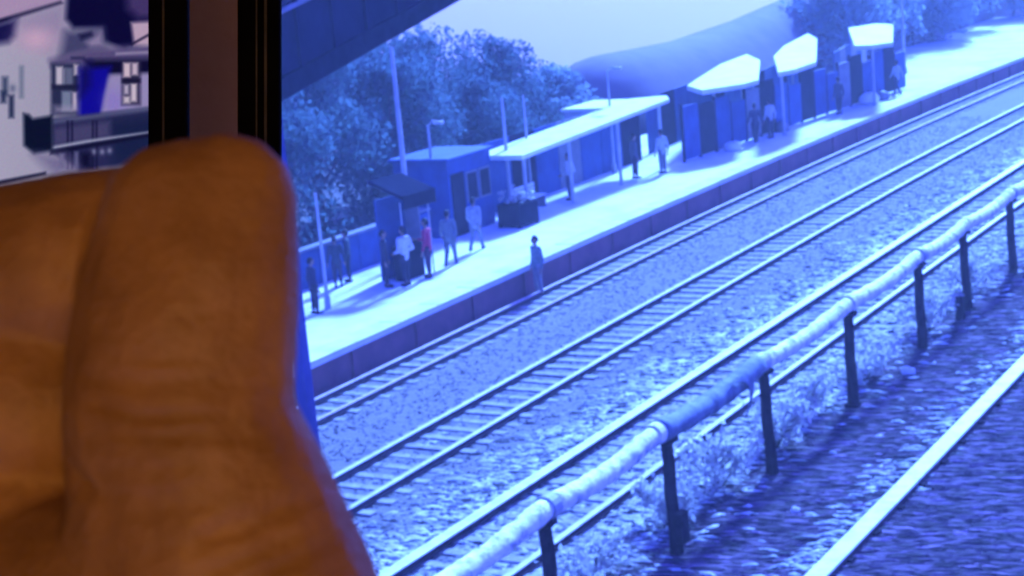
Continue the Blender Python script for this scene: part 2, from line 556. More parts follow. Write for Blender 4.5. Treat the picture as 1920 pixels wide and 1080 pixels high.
st = empty('stump', (-12.05, 41.2, 0), label='short dark stump standing between two tall posts', cat='post')
MB().tube([(0, 0, -.03), (0.01, 0, .3), (0, 0.01, .62)], [.13, .12, .115], 10).build('shaft', M['post'], st)
MB().tube([(0, 0, .6), (0, 0.01, .66)], [.13, .10], 10).build('top', M['sleeper'], st)

pipe = empty('overhead_pipe', (0, 0, 0), label='long thick pale lagged pipe carried on the row of dark posts', cat='pipe')
pz = 2.24
edges = [12.0, 16.0, 20.4, 24.0, 28.5, 33.4, 38.3, 42.15, 46.65, 51, 55.4, 62]
for i in range(len(edges) - 1):
    a, b = edges[i] + .1, edges[i + 1] - .1
    n = 26
    wrapped = (i == 3)
    pts, rad = [], []
    for k in range(n + 1):
        u = k / n
        y = a + (b - a) * u
        sag = -.10 * math.sin(math.pi * u)
        r = .165 + random.uniform(-.014, .014) + (.035 if wrapped else 0)
        pts.append((PX + random.uniform(-.012, .012), y, pz + sag)); rad.append(r)
    s = MB().tube(pts, rad, 16).build('pipe_section', M['wrap'] if wrapped else M['pipe'], pipe, smooth=True)
    if wrapped: s['label'] = 'pipe stretch in a dull blue-grey ragged wrap'
    c = MB().tube([(PX, edges[i] - .11, pz), (PX, edges[i] + .11, pz)], .19, 16).build('collar', M['pipe'] if i % 2 else M['pale'], pipe)
# torn end of the wrap, curling down off the pipe
mb = MB()
cv = []
for k in range(9):
    u = k / 8
    cv.append((PX + .16 + .12 * math.sin(u * 2.4), 26.9 + .55 * math.sin(u * 2.6), 2.36 - .75 * u * u))
for k in range(8):
    a, b = Vector(cv[k]), Vector(cv[k + 1])
    wd = Vector((.0, .16 * (1 - k / 12), .02))
    th = Vector((.012, 0, .012))
    mb.add([a - wd, a + wd, b + wd, b - wd, a - wd - th, a + wd - th, b + wd - th, b - wd - th], [(0, 1, 2, 3), (7, 6, 5, 4), (0, 4, 5, 1), (1, 5, 6, 2), (2, 6, 7, 3), (3, 7, 4, 0)])
q = mb.build('torn_flap', M['wrap'], pipe); q['label'] = 'torn dark flap curling off the wrapped pipe'

# stones seen singly
for (x, y, r, lab) in ((-11.75, 36.0, .16, 'white round stone on the dark dirt right of the posts'), (-10.93, 26.9, .085, 'small white stone alone on the dark dirt near the bottom')):
    vs_, fs_ = sphere_pts((0, 0, 0), (r, r * .85, r * .75), 10, 6)
    vs_ = [tuple(c * (1 + .18 * math.sin(9 * v[0] / r + 5 * v[1] / r)) for c in v) for v in vs_]
    m_ = MB().add(vs_, fs_)
    o = m_.build('stone', M['white']); o.location = (x, y, r * .45)
    tag(o, lab, 'stone')

# weeds under the pipe
def weed(x, y, h, spread, n, lab, seed):
    rg = np.random.default_rng(seed)
    h *= .75; spread *= 1.35
    t = empty('frosted_weed', (x, y, 0), label=lab, cat='weed', group='weeds under the pipe')
    st, lf = MB(), MB()
    for k in range(max(5, n // 30)):
        a = rg.uniform(0, 6.28); rr = spread * rg.uniform(.2, .9); hh = h * rg.uniform(.6, 1)
        tip = Vector((rr * math.cos(a), rr * math.sin(a) * 1.5, hh))
        p0 = Vector((rg.uniform(-.1, .1), rg.uniform(-.2, .2), 0))
        mid = p0.lerp(tip, .55) + Vector((0, 0, .12))
        st.tube([p0, mid, tip], [.014, .01, .005], 5)
        for q in range(70):
            u = rg.uniform(.25, 1.0)
            c = p0.lerp(mid, u * 2) if u < .5 else mid.lerp(tip, u * 2 - 1)
            c = c + Vector(rg.normal(0, .11, 3))
            if c.z < .02: c.z = .03
            s = rg.uniform(.03, .075)
            d1 = Vector(rg.normal(0, 1, 3)).normalized(); d2 = d1.orthogonal().normalized()
            lf.add([c - d1 * s * 1.4, c + d2 * s * .7, c + d1 * s * 1.4, c - d2 * s * .7], [(0, 1, 2, 3)])
    st.build('stem', M['stem'], t)
    tag(lf.build('foliage', M['frost'], t), kind='stuff')
weed(-12.75, 25.7, 1.2, .55, 330, 'white frosted weed clump by the post with the box', 1)
weed(-12.8, 27.7, 1.35, .6, 300, 'tall frosted weed clump left of the leaning post', 2)
weed(-12.6, 30.3, 1.25, .6, 320, 'frosted weed clump just right of the leaning post', 3)
weed(-12.75, 32.4, 1.2, .55, 260, 'frosted weeds in front of the post with the long shadow', 4)
weed(-12.5, 35.4, 1.0, .6, 240, 'frosted weeds in the gap beyond the post with the long shadow', 5)
weed(-12.5, 39.9, 1.2, .6, 240, 'frosted weeds behind the short stump', 6)
weed(-12.6, 44.2, 1.0, .6, 220, 'frosted weeds under the far stretch of pipe', 7)
weed(-13.0, 23.0, .7, .45, 200, 'low frosted weeds beside the dark rail near the bottom', 8)

# ------------------------------------------------------------------ footbridge side at the upper left
fb = empty('footbridge', (-22.12, 27.57, 0), label='dark blue clad footbridge side with a tall column at the upper left', cat='footbridge')
c0 = Vector((-22.12, 27.57, 0))
MB().box(-.14, .14, -.14, .14, 0, 7.75).build('column', M['column'], fb, bevel=.02)
A = Vector((-21.95, 28.0, 7.72)) - c0
B = Vector((-22.6, 35.3, 8.97)) - c0
A2 = A + (A - B) * .9
B2 = B + (B - A) * .25
UPV = Vector((0, 0, 1)); OUT = (B - A).cross(UPV).normalized()
if OUT.x < 0: OUT = -OUT
def bar(p, q, lo, hi, o0, o1, name, m):
    b_ = MB()
    vs_ = [v + UPV * z + OUT * o for z in (lo, hi) for v, o in ((p, o0), (q, o0), (q, o1), (p, o1))]
    b_.add(vs_, [(3, 2, 1, 0), (4, 5, 6, 7), (0, 1, 5, 4), (1, 2, 6, 5), (2, 3, 7, 6), (3, 0, 4, 7)])
    return b_.build(name, m, fb)
NS = 11
for k in range(NS):
    bar(A2.lerp(B2, k / NS + .004), A2.lerp(B2, (k + 1) / NS - .004), .3, 3.4, -.10, 0.0, 'cladding_panel', M['roof'])
    bar(A2.lerp(B2, k / NS - .004), A2.lerp(B2, k / NS + .004), .3, 3.4, -.08, .05, 'rib', M['roof'])
bar(A2, B2, -.14, .30, -1.6, .10, 'eave_beam', M['dark'])
bar(A2, B2, 1.52, 1.62, 0.002, .06, 'handrail', M['grey'])
bar(A2, B2, 3.402, 3.5, -1.8, .25, 'roof_sheet', M['roof'])

# ------------------------------------------------------------------ station buildings
def canopy(name, poly, zf, th, posts, wall, lab, wallm, roofm='white', floor=PH):
    cx = sum(p[0] for p in poly) / len(poly); cy = sum(p[1] for p in poly) / len(poly)
    t = empty(name, (cx, cy, floor), label=lab, cat='canopy', group='canopies along the platform')
    pl = [(x - cx, y - cy) for x, y in poly]
    MB().prism(pl, lambda x, y: zf(x + cx, y + cy) - th - floor, lambda x, y: zf(x + cx, y + cy) - floor).build('roof', M[roofm], t, bevel=.03)
    for x, y in posts:
        MB().tube([(x - cx, y - cy, 0), (x - cx, y - cy, zf(x, y) - th - floor)], .07, 8).build('post', M['pale'], t)
    for (xa, ya, xb, yb, h) in wall:
        n = max(2, int(math.hypot(xb - xa, yb - ya) / 1.6))
        for k in range(n):
            p0 = Vector((xa + (xb - xa) * k / n - cx, ya + (yb - ya) * k / n - cy, 0)); p1 = Vector((xa + (xb - xa) * (k + .97) / n - cx, ya + (yb - ya) * (k + .97) / n - cy, 0))
            off = (p1 - p0).cross(Vector((0, 0, 1))).normalized() * .06
            q = MB()
            hh = Vector((0, 0, h))
            q.add([p0, p1, p1 + off, p0 + off, p0 + hh, p1 + hh, p1 + off + hh, p0 + off + hh], [(3, 2, 1, 0), (4, 5, 6, 7), (0, 1, 5, 4), (1, 2, 6, 5), (2, 3, 7, 6), (3, 0, 4, 7)])
            q.build('wall_panel', M[wallm[k % len(wallm)]], t)
    return t

canopy('station_canopy', [(-28.7, 48.6), (-28.75, 60.3), (-29.3, 61.2), (-30.6, 60.6), (-30.6, 48.6)], lambda x, y: 3.15 + (y - 48.6) * .034, .16,
       [(-28.9, 49.0), (-28.9, 52.2), (-28.9, 56.0), (-28.9, 59.6)], [(-31.0, 48.2, -31.0, 62, 2.5)], 'long narrow white canopy over the middle of the platform', ['blue', 'blue', 'dark', 'blue', 'grey'])
canopy('station_canopy', [(-29.84, 64.34), (-30.67, 67.39), (-32.13, 73.04), (-32.73, 77.68), (-30.68, 74.33), (-27.2, 65.6), (-27.3, 64.2), (-28.3, 62.4)], lambda x, y: 3.6, .2,
       [(-28.6, 64.2), (-29.6, 69.5), (-31.0, 74)], [(-31.4, 63.5, -32.9, 79, 2.3)], 'white rounded canopy roof below the end of the dark shed', ['blue', 'dark', 'blue', 'blue'])
canopy('station_canopy', [(-29.77, 73.74), (-31.4, 79.22), (-32.76, 86.15), (-30.88, 82.43), (-26.46, 70.36), (-26.3, 67.4), (-26.6, 66.3)], lambda x, y: 3.8, .2,
       [(-27.3, 68.4), (-28.6, 73), (-30.6, 80)], [(-30.0, 72, -32.6, 86, 2.3)], 'white square-ended canopy roof next right of the rounded one', ['dark', 'blue', 'blue'])
canopy('station_canopy', [(-31.37, 88.44), (-30.59, 90.53), (-29.21, 89.46), (-25.6, 78.2), (-26.3, 77.2), (-27.12, 77.2)], lambda x, y: 3.8, .2,
       [(-26.6, 78.2), (-28.4, 84)], [(-29.2, 80, -31, 90, 2.4)], 'farthest white canopy, a pale oblong before the right-hand trees', ['blue', 'grey'])

# dark panels added in place of the shade below the white canopies
fe = empty('shade_panels', (-28.7, 61.2, PH), label='dark blue panels standing in for shade beneath the white canopies', cat='shade panel')
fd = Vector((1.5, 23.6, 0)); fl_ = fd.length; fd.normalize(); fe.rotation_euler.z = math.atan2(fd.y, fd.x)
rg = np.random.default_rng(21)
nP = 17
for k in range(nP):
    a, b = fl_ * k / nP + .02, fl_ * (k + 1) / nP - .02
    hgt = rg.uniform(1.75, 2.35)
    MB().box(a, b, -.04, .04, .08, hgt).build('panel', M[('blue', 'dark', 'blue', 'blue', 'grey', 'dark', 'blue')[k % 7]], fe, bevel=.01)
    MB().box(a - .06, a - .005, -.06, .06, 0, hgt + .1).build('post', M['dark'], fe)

# long shed
sh = empty('long_shed', (-38, 70, 0), label='long shed with a dull purple roof and rounded near end', cat='shed')
prof_y = [-2.0, -1.4, -.4, 1.2, 3, 6, 12, 20, 30, 42, 60, 90]
prof_z = [2.6, 3.1, 3.75, 4.22, 4.32, 4.25, 4.15, 4.5, 5.3, 6.2, 7.4, 9.5]
vs, fs = [], []
hwid = [.6, 1.4, 2.2, 2.9, 3.2, 3.4, 3.4, 3.4, 3.4, 3.4, 3.4, 3.4]
K = 9
for y, z, hw in zip(prof_y, prof_z, hwid):
    for k in range(K):
        u = -1 + 2 * k / (K - 1)
        vs.append((hw * u, y, 1.9 + (z - 1.9) * (1 - abs(u) ** 2.2)))
for j in range(len(prof_y) - 1):
    for k in range(K - 1):
        fs.append((j * K + k, j * K + k + 1, (j + 1) * K + k + 1, (j + 1) * K + k))
fs.append(tuple(range(K)))
m_ = MB(); m_.v, m_.f = vs, fs
m_.build('roof', M['shed'], sh, smooth=True)
MB().prism([(-.5, -1.9), (.5, -1.9), (3.2, 3), (3.3, 90), (-3.3, 90), (-3.2, 3)], 0, 1.88).build('wall', M['grey'], sh)
for k in range(9):
    y = 5 + k * 4.2
    MB().box(3.22, 3.34, y, y + 1.6, .8, 1.7).build('window', M['dark'], sh)

# small pale hut behind canopy
h = empty('pale_hut', (-33.2, 62.6, 0), label='small pale block hut behind the long narrow canopy', cat='hut')
MB().box(-.9, .9, -1.2, 1.6, 0, 3.0).build('wall', M['pale'], h)
MB().box(-1.0, 1.0, -1.3, 1.7, 3.0, 3.12).build('roof', M['white'], h, bevel=.02)
MB().box(.905, .93, -.2, .6, .9, 2.6).build('door', M['grey'], h)

# blue station building left of the long canopy
bd = empty('blue_building', (-31.0, 47.0, PH), label='blue station building left of the long narrow canopy', cat='building')
MB().box(-1.0, 1.1, -1.2, 1.5, 0, 2.5).build('wall', M['blue'], bd)
MB().box(-1.1, 1.25, -1.35, 1.6, 2.502, 2.62).build('roof', M['blue'], bd, bevel=.02)
MB().box(1.105, 1.15, -1.05, -.3, 0.02, 2.05).build('door', M['dark'], bd)
for y in (-.15, .65):
    f_ = MB().box(1.105, 1.14, y, y + .7, 1.0, 2.0).build('window', M['grey'], bd)
    MB().box(1.142, 1.15, y + .07, y + .63, 1.07, 1.93).build('pane', M['dark'], f_)

# kiosk
ki = empty('kiosk', (-27.85, 40.15, PH), R(-8), label='small open kiosk with a dark awning on the near platform', cat='kiosk')
ki.scale = (.72, .62, 1.08)
MB().box(-.75, -.68, -1.0, 1.0, 0, 2.2).build('back_panel', M['blue'], ki)
MB().box(-.68, .1, .93, 1.0, 0, 2.2).build('side_panel', M['grey'], ki)
MB().box(-.1, .3, -.9, .7, 0, .95).build('counter', M['dark'], ki, bevel=.02)
for y in (-.95, .95):
    MB().tube([(.62, y, 0), (.62, y, 2.15)], .035, 8).build('post', M['pale'], ki)
MB().prism([(-.85, -1.15), (.95, -1.15), (.95, 1.15), (-.85, 1.15)], lambda x, y: 2.45 - .22 * x, lambda x, y: 2.56 - .22 * x).build('awning', M['dark'], ki, bevel=.01)
MB().box(.93, .96, -1.13, 1.13, 1.98, 2.25).build('valance', M['dark'], ki)

# platform bin / planter
pb = empty('planter_box', (-28.75, 48.1, PH), R(-6), label='dark square planter box with white flowers at the canopy corner', cat='planter')
MB().box(-.45, .45, -.55, .55, .06, .78).build('box', M['dark'], pb, bevel=.02)
for x in (-.4, .4):
    for y in (-.5, .5):
        MB().box(x - .05, x + .05, y - .05, y + .05, 0, .06).build('foot', M['dark'], pb)
rg = np.random.default_rng(5)
fl = MB()
for k in range(140):
    c = Vector((rg.uniform(-.42, .42), rg.uniform(-.5, .5), .8 + abs(rg.normal(0, .22))))
    s_ = rg.uniform(.03, .07); d1 = Vector(rg.normal(0, 1, 3)).normalized(); d2 = d1.orthogonal().normalized()
    fl.add([c - d1 * s_, c + d2 * s_, c + d1 * s_, c - d2 * s_], [(0, 1, 2, 3)])
tag(fl.build('flowers', M['frost'], pb), kind='stuff')

# low wall behind the near platform
lw = empty('low_wall', (-30.3, 37, PH), label='low dull blue wall at the back of the near platform', cat='wall')
for k in range(7):
    MB().box(-.12, .12, -6 + k * 2 + .01, -6 + k * 2 + 1.98, 0, 1.05 + .03 * (k % 2)).build('panel', M['blue'], lw, bevel=.015)
MB().box(-.17, .17, -6.02, 8.0, 1.09, 1.17).build('coping', M['grey'], lw, bevel=.015)

# poles
def pole(x, y, z0, h, r, lab, arm=None, m='pale'):
    t = empty('lamp_post', (x, y, z0), label=lab, cat='lamp post', group='poles along the platform')
    MB().tube([(0, 0, 0), (0, 0, h * .5), (0, 0, h)], [r, r * .85, r * .6], 8).build('pole', M[m], t)
    MB().tube([(0, 0, 0), (0, 0, .35)], [r * 1.7, r * 1.5], 8).build('base', M[m], t)
    if arm:
        MB().tube([(0, 0, h - .1), (arm * .5, -.1, h + .15), (arm, -.2, h + .12)], r * .45, 6).build('arm', M[m], t)
        MB().box(arm - .12, arm + .22, -.3, -.1, h + .03, h + .13).build('lamp_head', M[m], t, bevel=.02)
    return t
pole(-29.3, 42.5, PH, 6.5, .10, 'tall pale pole rising before the trees left of the kiosk top', None)
pole(-30.6, 46.0, PH, 3.7, .07, 'thin lamp post rising just right of the kiosk awning', .5)
pole(-29.9, 49.6, PH, 4.1, .075, 'thin lamp post at the near end of the long canopy', None)
pole(-30.4, 51.9, PH, 3.9, .06, 'second thin pole behind the long canopy', None)
pole(-27.9, 36.2, PH, 3.2, .055, 'slim post beside the dark figure at the left screen edge', None)
pole(-30.6, 58.8, PH, 4.0, .06, 'thin pole rising over the far end of the long canopy', .5)
pole(-29.5, 92.0, PH, 5.5, .09, 'tall thin mast among the right-hand trees', .6)

# ------------------------------------------------------------------ trees
def tree(x, y, h, rx, lab, seed, lm='leaf', n=13000, leaf=.075, z0=0.0, low=.22):
    rg = np.random.default_rng(seed)
    t = empty('tree', (x, y, z0), label=lab, cat='tree', group='trees behind the station')
    tr = MB()
    tr.tube([(0, 0, -.2), (.05, .02, h * .25), (-.06, .05, h * .55), (.03, 0, h * .85)], [h * .03, h * .022, h * .015, h * .006], 8)
    cl = []
    for k in range(11):
        a = rg.uniform(0, 6.28); zz = h * rg.uniform(.25, .8); rr = rx * rg.uniform(.45, .95) * (1 - .35 * (zz / h))
        tip = Vector((rr * math.cos(a), rr * math.sin(a), min(zz + h * .16, h * .96)))
        b = Vector((0, 0, zz * .75))
        tr.tube([b, b.lerp(tip, .5) + Vector((0, 0, .15)), tip], [h * .009, h * .006, h * .002], 5)
        cl.append((tip, rx * rg.uniform(.28, .5)))
    for k in range(14):
        a = rg.uniform(0, 6.28); zz = h * rg.uniform(low, .95)
        rr = rx * rg.uniform(0, .9) * math.sqrt(max(.1, 1 - ((zz / h - .5) / .55) ** 2))
        cl.append((Vector((rr * math.cos(a), rr * math.sin(a), zz)), rx * rg.uniform(.25, .5)))
    cl.append((Vector((0, 0, h * .93)), rx * .25))
    for k in range(8):
        a = rg.uniform(0, 6.28)
        cl.append((Vector((rx * .45 * math.cos(a), rx * .45 * math.sin(a), h * rg.uniform(.3, .8))), rx * .6))
    tr.build('trunk', M['bark'], t)
    nc = len(cl)
    idx = rg.integers(0, nc, n)
    cc = np.array([list(c[0]) for c in cl])[idx]; rad = np.array([c[1] for c in cl])[idx]
    d = rg.normal(0, 1, (n, 3)); d /= np.linalg.norm(d, axis=1, keepdims=True)
    pos = cc + d * (rad * rg.uniform(.3, 1.05, n) ** .6)[:, None] * np.array([1, 1, .8])
    pos[:, 2] = np.maximum(pos[:, 2], .3)
    s = leaf * rg.uniform(.6, 1.5, n)
    d1 = rg.normal(0, 1, (n, 3)); d1 /= np.linalg.norm(d1, axis=1, keepdims=True)
    d2 = np.cross(d1, rg.normal(0, 1, (n, 3))); d2 /= np.linalg.norm(d2, axis=1, keepdims=True)
    V = np.stack([pos - d1 * s[:, None] * 1.3, pos + d2 * s[:, None] * .7, pos + d1 * s[:, None] * 1.3, pos - d2 * s[:, None] * .7], 1).reshape(-1, 3)
    me = bpy.data.meshes.new('crown')
    me.from_pydata(V.tolist(), [], np.arange(4 * n).reshape(-1, 4).tolist())
    tag(link('crown', me, M[lm], t), kind='stuff')
    return t

TR = [(-34.0, 41.0, 7.0, 3.0, 'tree under the low corner of the dark roof, leftmost'),
      (-36.0, 46.8, 7.6, 3.0, 'dark tree right of the leftmost one, behind the low wall'),
      (-38.0, 53.0, 7.3, 3.2, 'tree whose crown meets the eave of the dark roof'),
      (-35.5, 51.0, 6.0, 2.6, 'shorter dark tree behind the thin lamp post'),
      (-39.0, 58.5, 6.6, 3.1, 'broad tree in the middle of the row against the pale sky'),
      (-38.0, 63.0, 6.0, 2.5, 'flat-topped tree at the right end of the tall row'),
      (-35.5, 57.0, 4.8, 2.4, 'low dense tree behind the long canopy'),
      (-37.5, 66.5, 4.2, 2.2, 'small pale tree in the notch left of the shed')]
for i, (x, y, h_, rx, lab) in enumerate(TR):
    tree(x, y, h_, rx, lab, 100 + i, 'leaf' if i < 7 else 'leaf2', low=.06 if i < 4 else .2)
TR2 = [(-34.5, 96.0, 6.6, 3.2, 'bushy tree right behind the square-ended white canopy'),
       (-35.5, 104.0, 7.0, 3.4, 'tree behind the farthest white canopy'),
       (-34.0, 112.0, 6.5, 3.4, 'tree right of the farthest canopy, before the open platform'),
       (-35.5, 121.0, 7.0, 3.8, 'pale tree near the upper right corner'),
       (-33.5, 131.0, 6.5, 4.0, 'last tree, in the upper right corner'),
       (-40.0, 112.0, 8.0, 4.0, 'taller tree behind the others at the upper right')]
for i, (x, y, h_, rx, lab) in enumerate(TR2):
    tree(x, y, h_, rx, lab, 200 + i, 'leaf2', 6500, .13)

# ------------------------------------------------------------------ people
MS = {}
def cloth(c):
    k = 'cloth_%s' % (c,)
    if k not in MS:
        MS[k] = mat('cloth', c, tuple(v * .7 for v in c), 9, .85, .2)
    return MS[k]
SKIN = mat('figure_skin', (.30, .18, .14), (.24, .14, .11), 20, .6)
HAIR = mat('figure_hair', (.02, .015, .015), (.01, .008, .008), 30, .6)
POSE = {
    'stand': dict(lf=(.10, .02, .05), rf=(-.10, -.03, .05), lk=(.10, .03, .48), rk=(-.10, .01, .48), lh=(.30, .04, .80), rh=(-.30, .06, .80), le=(.27, -.03, 1.08), re=(-.27, -.03, 1.08), hip=.90),
    'walk': dict(lf=(.09, .32, .06), rf=(-.09, -.34, .10), lk=(.09, .20, .50), rk=(-.09, -.04, .46), lh=(.27, -.20, .84), rh=(-.27, .28, .88), le=(.26, -.13, 1.10), re=(-.26, .06, 1.08), hip=.89),
    'reach': dict(lf=(.12, .05, .05), rf=(-.12, -.05, .05), lk=(.11, .05, .48), rk=(-.11, .0, .48), lh=(.16, .42, 1.12), rh=(-.30, .05, .80), le=(.25, .13, 1.08), re=(-.27, -.03, 1.08), hip=.90),
    'bag': dict(lf=(.10, .04, .05), rf=(-.10, -.02, .05), lk=(.10, .05, .48), rk=(-.10, .02, .48), lh=(.26, .18, .98), rh=(-.26, .2, .98), le=(.28, -.06, 1.08), re=(-.28, -.06, 1.08), hip=.90),
}
PM = {}
def figure_meshes(p):
    if p in PM: return PM[p]
    q = POSE[p]
    hz = q['hip']
    sh = hz + .52
    body = []
    body += chain((0, 0, hz), (0, -.005, hz + .25), .125, .12, 5, (1.15, .8, 1)) + chain((0, -.005, hz + .25), (0, 0, sh - .06), .125, .14, 5, (1.2, .78, .9))
    body += chain((-.16, 0, sh - .02), (.16, 0, sh - .02), .07, .07, 6)
    body += chain((0, 0, sh), (0, .015, sh + .12), .055, .052, 4)
    hd = (0, .03, sh + .235)
    body += [(hd, (.075, .095, .115)), ((0, .06, sh + .165), (.055, .06, .05)), ((0, .125, sh + .225), (.014, .022, .02)), ((.078, .02, sh + .225), (.012, .022, .032)), ((-.078, .02, sh + .225), (.012, .022, .032))]
    for s, e_, h_ in ((1, 'le', 'lh'), (-1, 're', 'rh')):
        S0 = (.19 * s, 0, sh - .03)
        E_, H_ = q[e_], q[h_]
        body += chain(S0, E_, .055, .042, 8) + chain(E_, H_, .042, .028, 8)
        d = (Vector(H_) - Vector(E_)).normalized()
        side = d.cross(Vector((1, 0, 0))).normalized()
        pal = Vector(H_) + d * .05
        body += chain(H_, pal, .03, .034, 4, (.7, 1, 1))
        for f_ in range(4):
            b0 = pal + side * (f_ - 1.5) * .021 + d * .03
            b1 = b0 + d * (.055, .065, .06, .045)[f_] + Vector((-.012 * s, 0, 0))
            body += chain(b0, b1, .0105, .009, 5)
        body += chain(Vector(H_) + side * .03 + d * .02, Vector(H_) + side * .055 + d * .065, .012, .0095, 4)
    legs = []
    for s, k_, f_ in ((1, 'lk', 'lf'), (-1, 'rk', 'rf')):
        Hp = (.09 * s, 0, hz - .02)
        legs += chain(Hp, q[k_], .088, .058, 9) + chain(q[k_], (q[f_][0], q[f_][1], q[f_][2] + .03), .058, .04, 9)
        F_ = q[f_]
        body += chain((F_[0], F_[1] - .03, F_[2]), (F_[0], F_[1] + .15, F_[2] - .012), .045, .036, 6, (1, 1, .85))
    body += legs
    grow = lambda L_, g: [(c, tuple(v + g for v in (r if hasattr(r, '__len__') else (r,) * 3))) for c, r in L_]
    bm_ = blob_mesh('body', body, .0135, 3)
    tors = chain((0, 0, hz - .02), (0, -.005, hz + .25), .14, .13, 5, (1.15, .85, 1)) + chain((0, -.005, hz + .25), (0, 0, sh - .06), .135, .15, 5, (1.2, .8, .9)) + chain((-.17, 0, sh - .02), (.17, 0, sh - .02), .08, .08, 6)
    for s, e_, h_ in ((1, 'le', 'lh'), (-1, 're', 'rh')):
        E_, H_ = Vector(q[e_]), Vector(q[h_])
        tors += chain((.19 * s, 0, sh - .03), E_, .072, .058, 8) + chain(E_, E_.lerp(H_, .75), .058, .046, 7)
    shirt = blob_mesh('jacket', tors, .02, 4)
    tro = grow([l_ for l_ in legs if l_[0][2] > .13], .018) + [((0, 0, hz), (.155, .115, .12))]
    trou = blob_mesh('trousers', tro, .02, 4)
    hair = blob_mesh('hair', [((0, .012, sh + .275), (.083, .095, .095)), ((0, -.035, sh + .235), (.078, .07, .10))], .012, 3)
    shoe = []
    for f_ in ('lf', 'rf'):
        F_ = q[f_]
        shoe += chain((F_[0], F_[1] - .035, F_[2]), (F_[0], F_[1] + .16, F_[2] - .012), .052, .042, 6, (1, 1, .9))
    shoes = blob_mesh('shoes', shoe, .015, 2)
    eyes = MB()
    for s in (1, -1):
        eyes.add(*sphere_pts((.03 * s, .118, sh + .24), (.013, .01, .008), 8, 5))
    eyes.add(*sphere_pts((0, .118, sh + .165), (.022, .008, .006), 8, 5))
    eo = eyes.build('face_marks', None)
    em = eo.data
    bpy.data.objects.remove(eo, do_unlink=True)
    PM[p] = (bm_, shirt, trou, hair, shoes, em)
    return PM[p]

def person(x, y, z, rz, pose, top, legs, lab, h=1.7, extra=None):
    t = empty('person', (x, y, z), R(rz), label=lab, cat='person', group='people at the station')
    t.scale = (h / 1.77,) * 3
    ms = figure_meshes(pose)
    for nm, me_, m_ in zip(('body', 'jacket', 'trousers', 'hair', 'shoes', 'face_marks'), ms, (SKIN, cloth(top), cloth(legs), HAIR, cloth((.03, .03, .035)), HAIR)):
        o = link(nm, me_, None, t)
        if not me_.materials: me_.materials.append(m_)
        o.material_slots[0].link = 'OBJECT'
        o.material_slots[0].material = m_
    return t

person(-24.62, 42.0, 0.02, 150, 'stand', (.20, .26, .26), (.30, .28, .30), 'lone person in a grey-green jacket standing by the track below the platform edge', 1.78)
person(-27.26, 39.15, PH, 75, 'bag', (.62, .60, .62), (.03, .03, .05), 'person in a white top and dark trousers before the kiosk', 1.72)
person(-27.75, 38.85, PH, -60, 'stand', (.04, .04, .07), (.03, .03, .05), 'person in dark clothes at the left kiosk post', 1.66)
person(-27.2, 40.25, PH, 100, 'reach', (.45, .02, .10), (.06, .03, .06), 'person in a red top at the right side of the kiosk', 1.74)
person(-27.45, 41.8, PH, 20, 'walk', (.16, .18, .22), (.10, .12, .15), 'person in grey striding right of the kiosk', 1.7)
person(-27.9, 44.0, PH, 10, 'walk', (.32, .33, .38), (.20, .22, .26), 'person in pale grey walking before the blue building', 1.68)
person(-27.87, 35.6, PH, -30, 'stand', (.03, .03, .06), (.025, .025, .04), 'dark figure at the left edge of the platform', 1.55)
person(-29.35, 38.7, PH, 40, 'stand', (.05, .07, .08), (.06, .06, .08), 'left one of two people by the low wall', 1.5)
person(-29.45, 39.4, PH, 120, 'stand', (.06, .09, .10), (.04, .05, .06), 'right one of two people by the low wall', 1.55)
person(-28.4, 58.6, PH, 60, 'stand', (.40, .42, .46), (.12, .13, .16), 'small distant person in front of the canopy end pole', 1.7)
person(-29.0, 57.4, PH, -40, 'stand', (.10, .10, .13), (.05, .05, .07), 'distant dark person under the far end of the long canopy', 1.7)
person(-29.3, 52.8, PH, 90, 'bag', (.5, .5, .52), (.08, .09, .12), 'person in a pale top under the long canopy', 1.7)
person(-27.7, 66.2, PH, 30, 'walk', (.06, .06, .1), (.04, .04, .06), 'dark person before the shade panels under the rounded canopy', 1.7)
person(-27.6, 67.6, PH, 60, 'stand', (.5, .5, .5), (.05, .05, .07), 'pale-topped person under the rounded canopy', 1.7)
person(-27.2, 75.0, PH, 60, 'stand', (.05, .05, .08), (.04, .04, .06), 'dark person under the square-ended canopy', 1.72)
person(-26.7, 82.0, PH, 60, 'walk', (.4, .42, .45), (.05, .05, .07), 'distant person on the open platform by the farthest canopy', 1.72)

def sack(x, y, r, lab, m):
    vs_, fs_ = sphere_pts((0, 0, 0), (r, r * 1.25, r * .8), 14, 9)
    out_ = []
    for v in vs_:
        k = 1 + .10 * math.sin(7 * v[0] / r + x * 9) * math.cos(5 * v[1] / r + y)
        z = v[2] * k
        out_.append((v[0] * k, v[1] * k, max(z, -r * .55)))
    t = empty('luggage_bag', (x, y, PH), random.uniform(0, 3), label=lab, cat='bag', group='bags on the platform')
    o = MB().add(out_, fs_).build('bag_body', M[m], t, smooth=True); o.location.z = r * .55
    MB().tube([(-.12, 0, r * 1.25), (-.08, 0, r * 1.55), (.08, 0, r * 1.55), (.12, 0, r * 1.25)], .018, 6).build('handle', M['dark'], t)
sack(-27.9, 64.2, .30, 'pale bag left of the two people under the rounded canopy', 'white')
sack(-27.9, 69.6, .32, 'dark bag right of the two people under the rounded canopy', 'grey')
sack(-27.0, 78.6, .42, 'white bundle before the farthest canopy', 'white')
sack(-26.9, 80.0, .34, 'grey bag by the white bundle at the farthest canopy', 'grey')

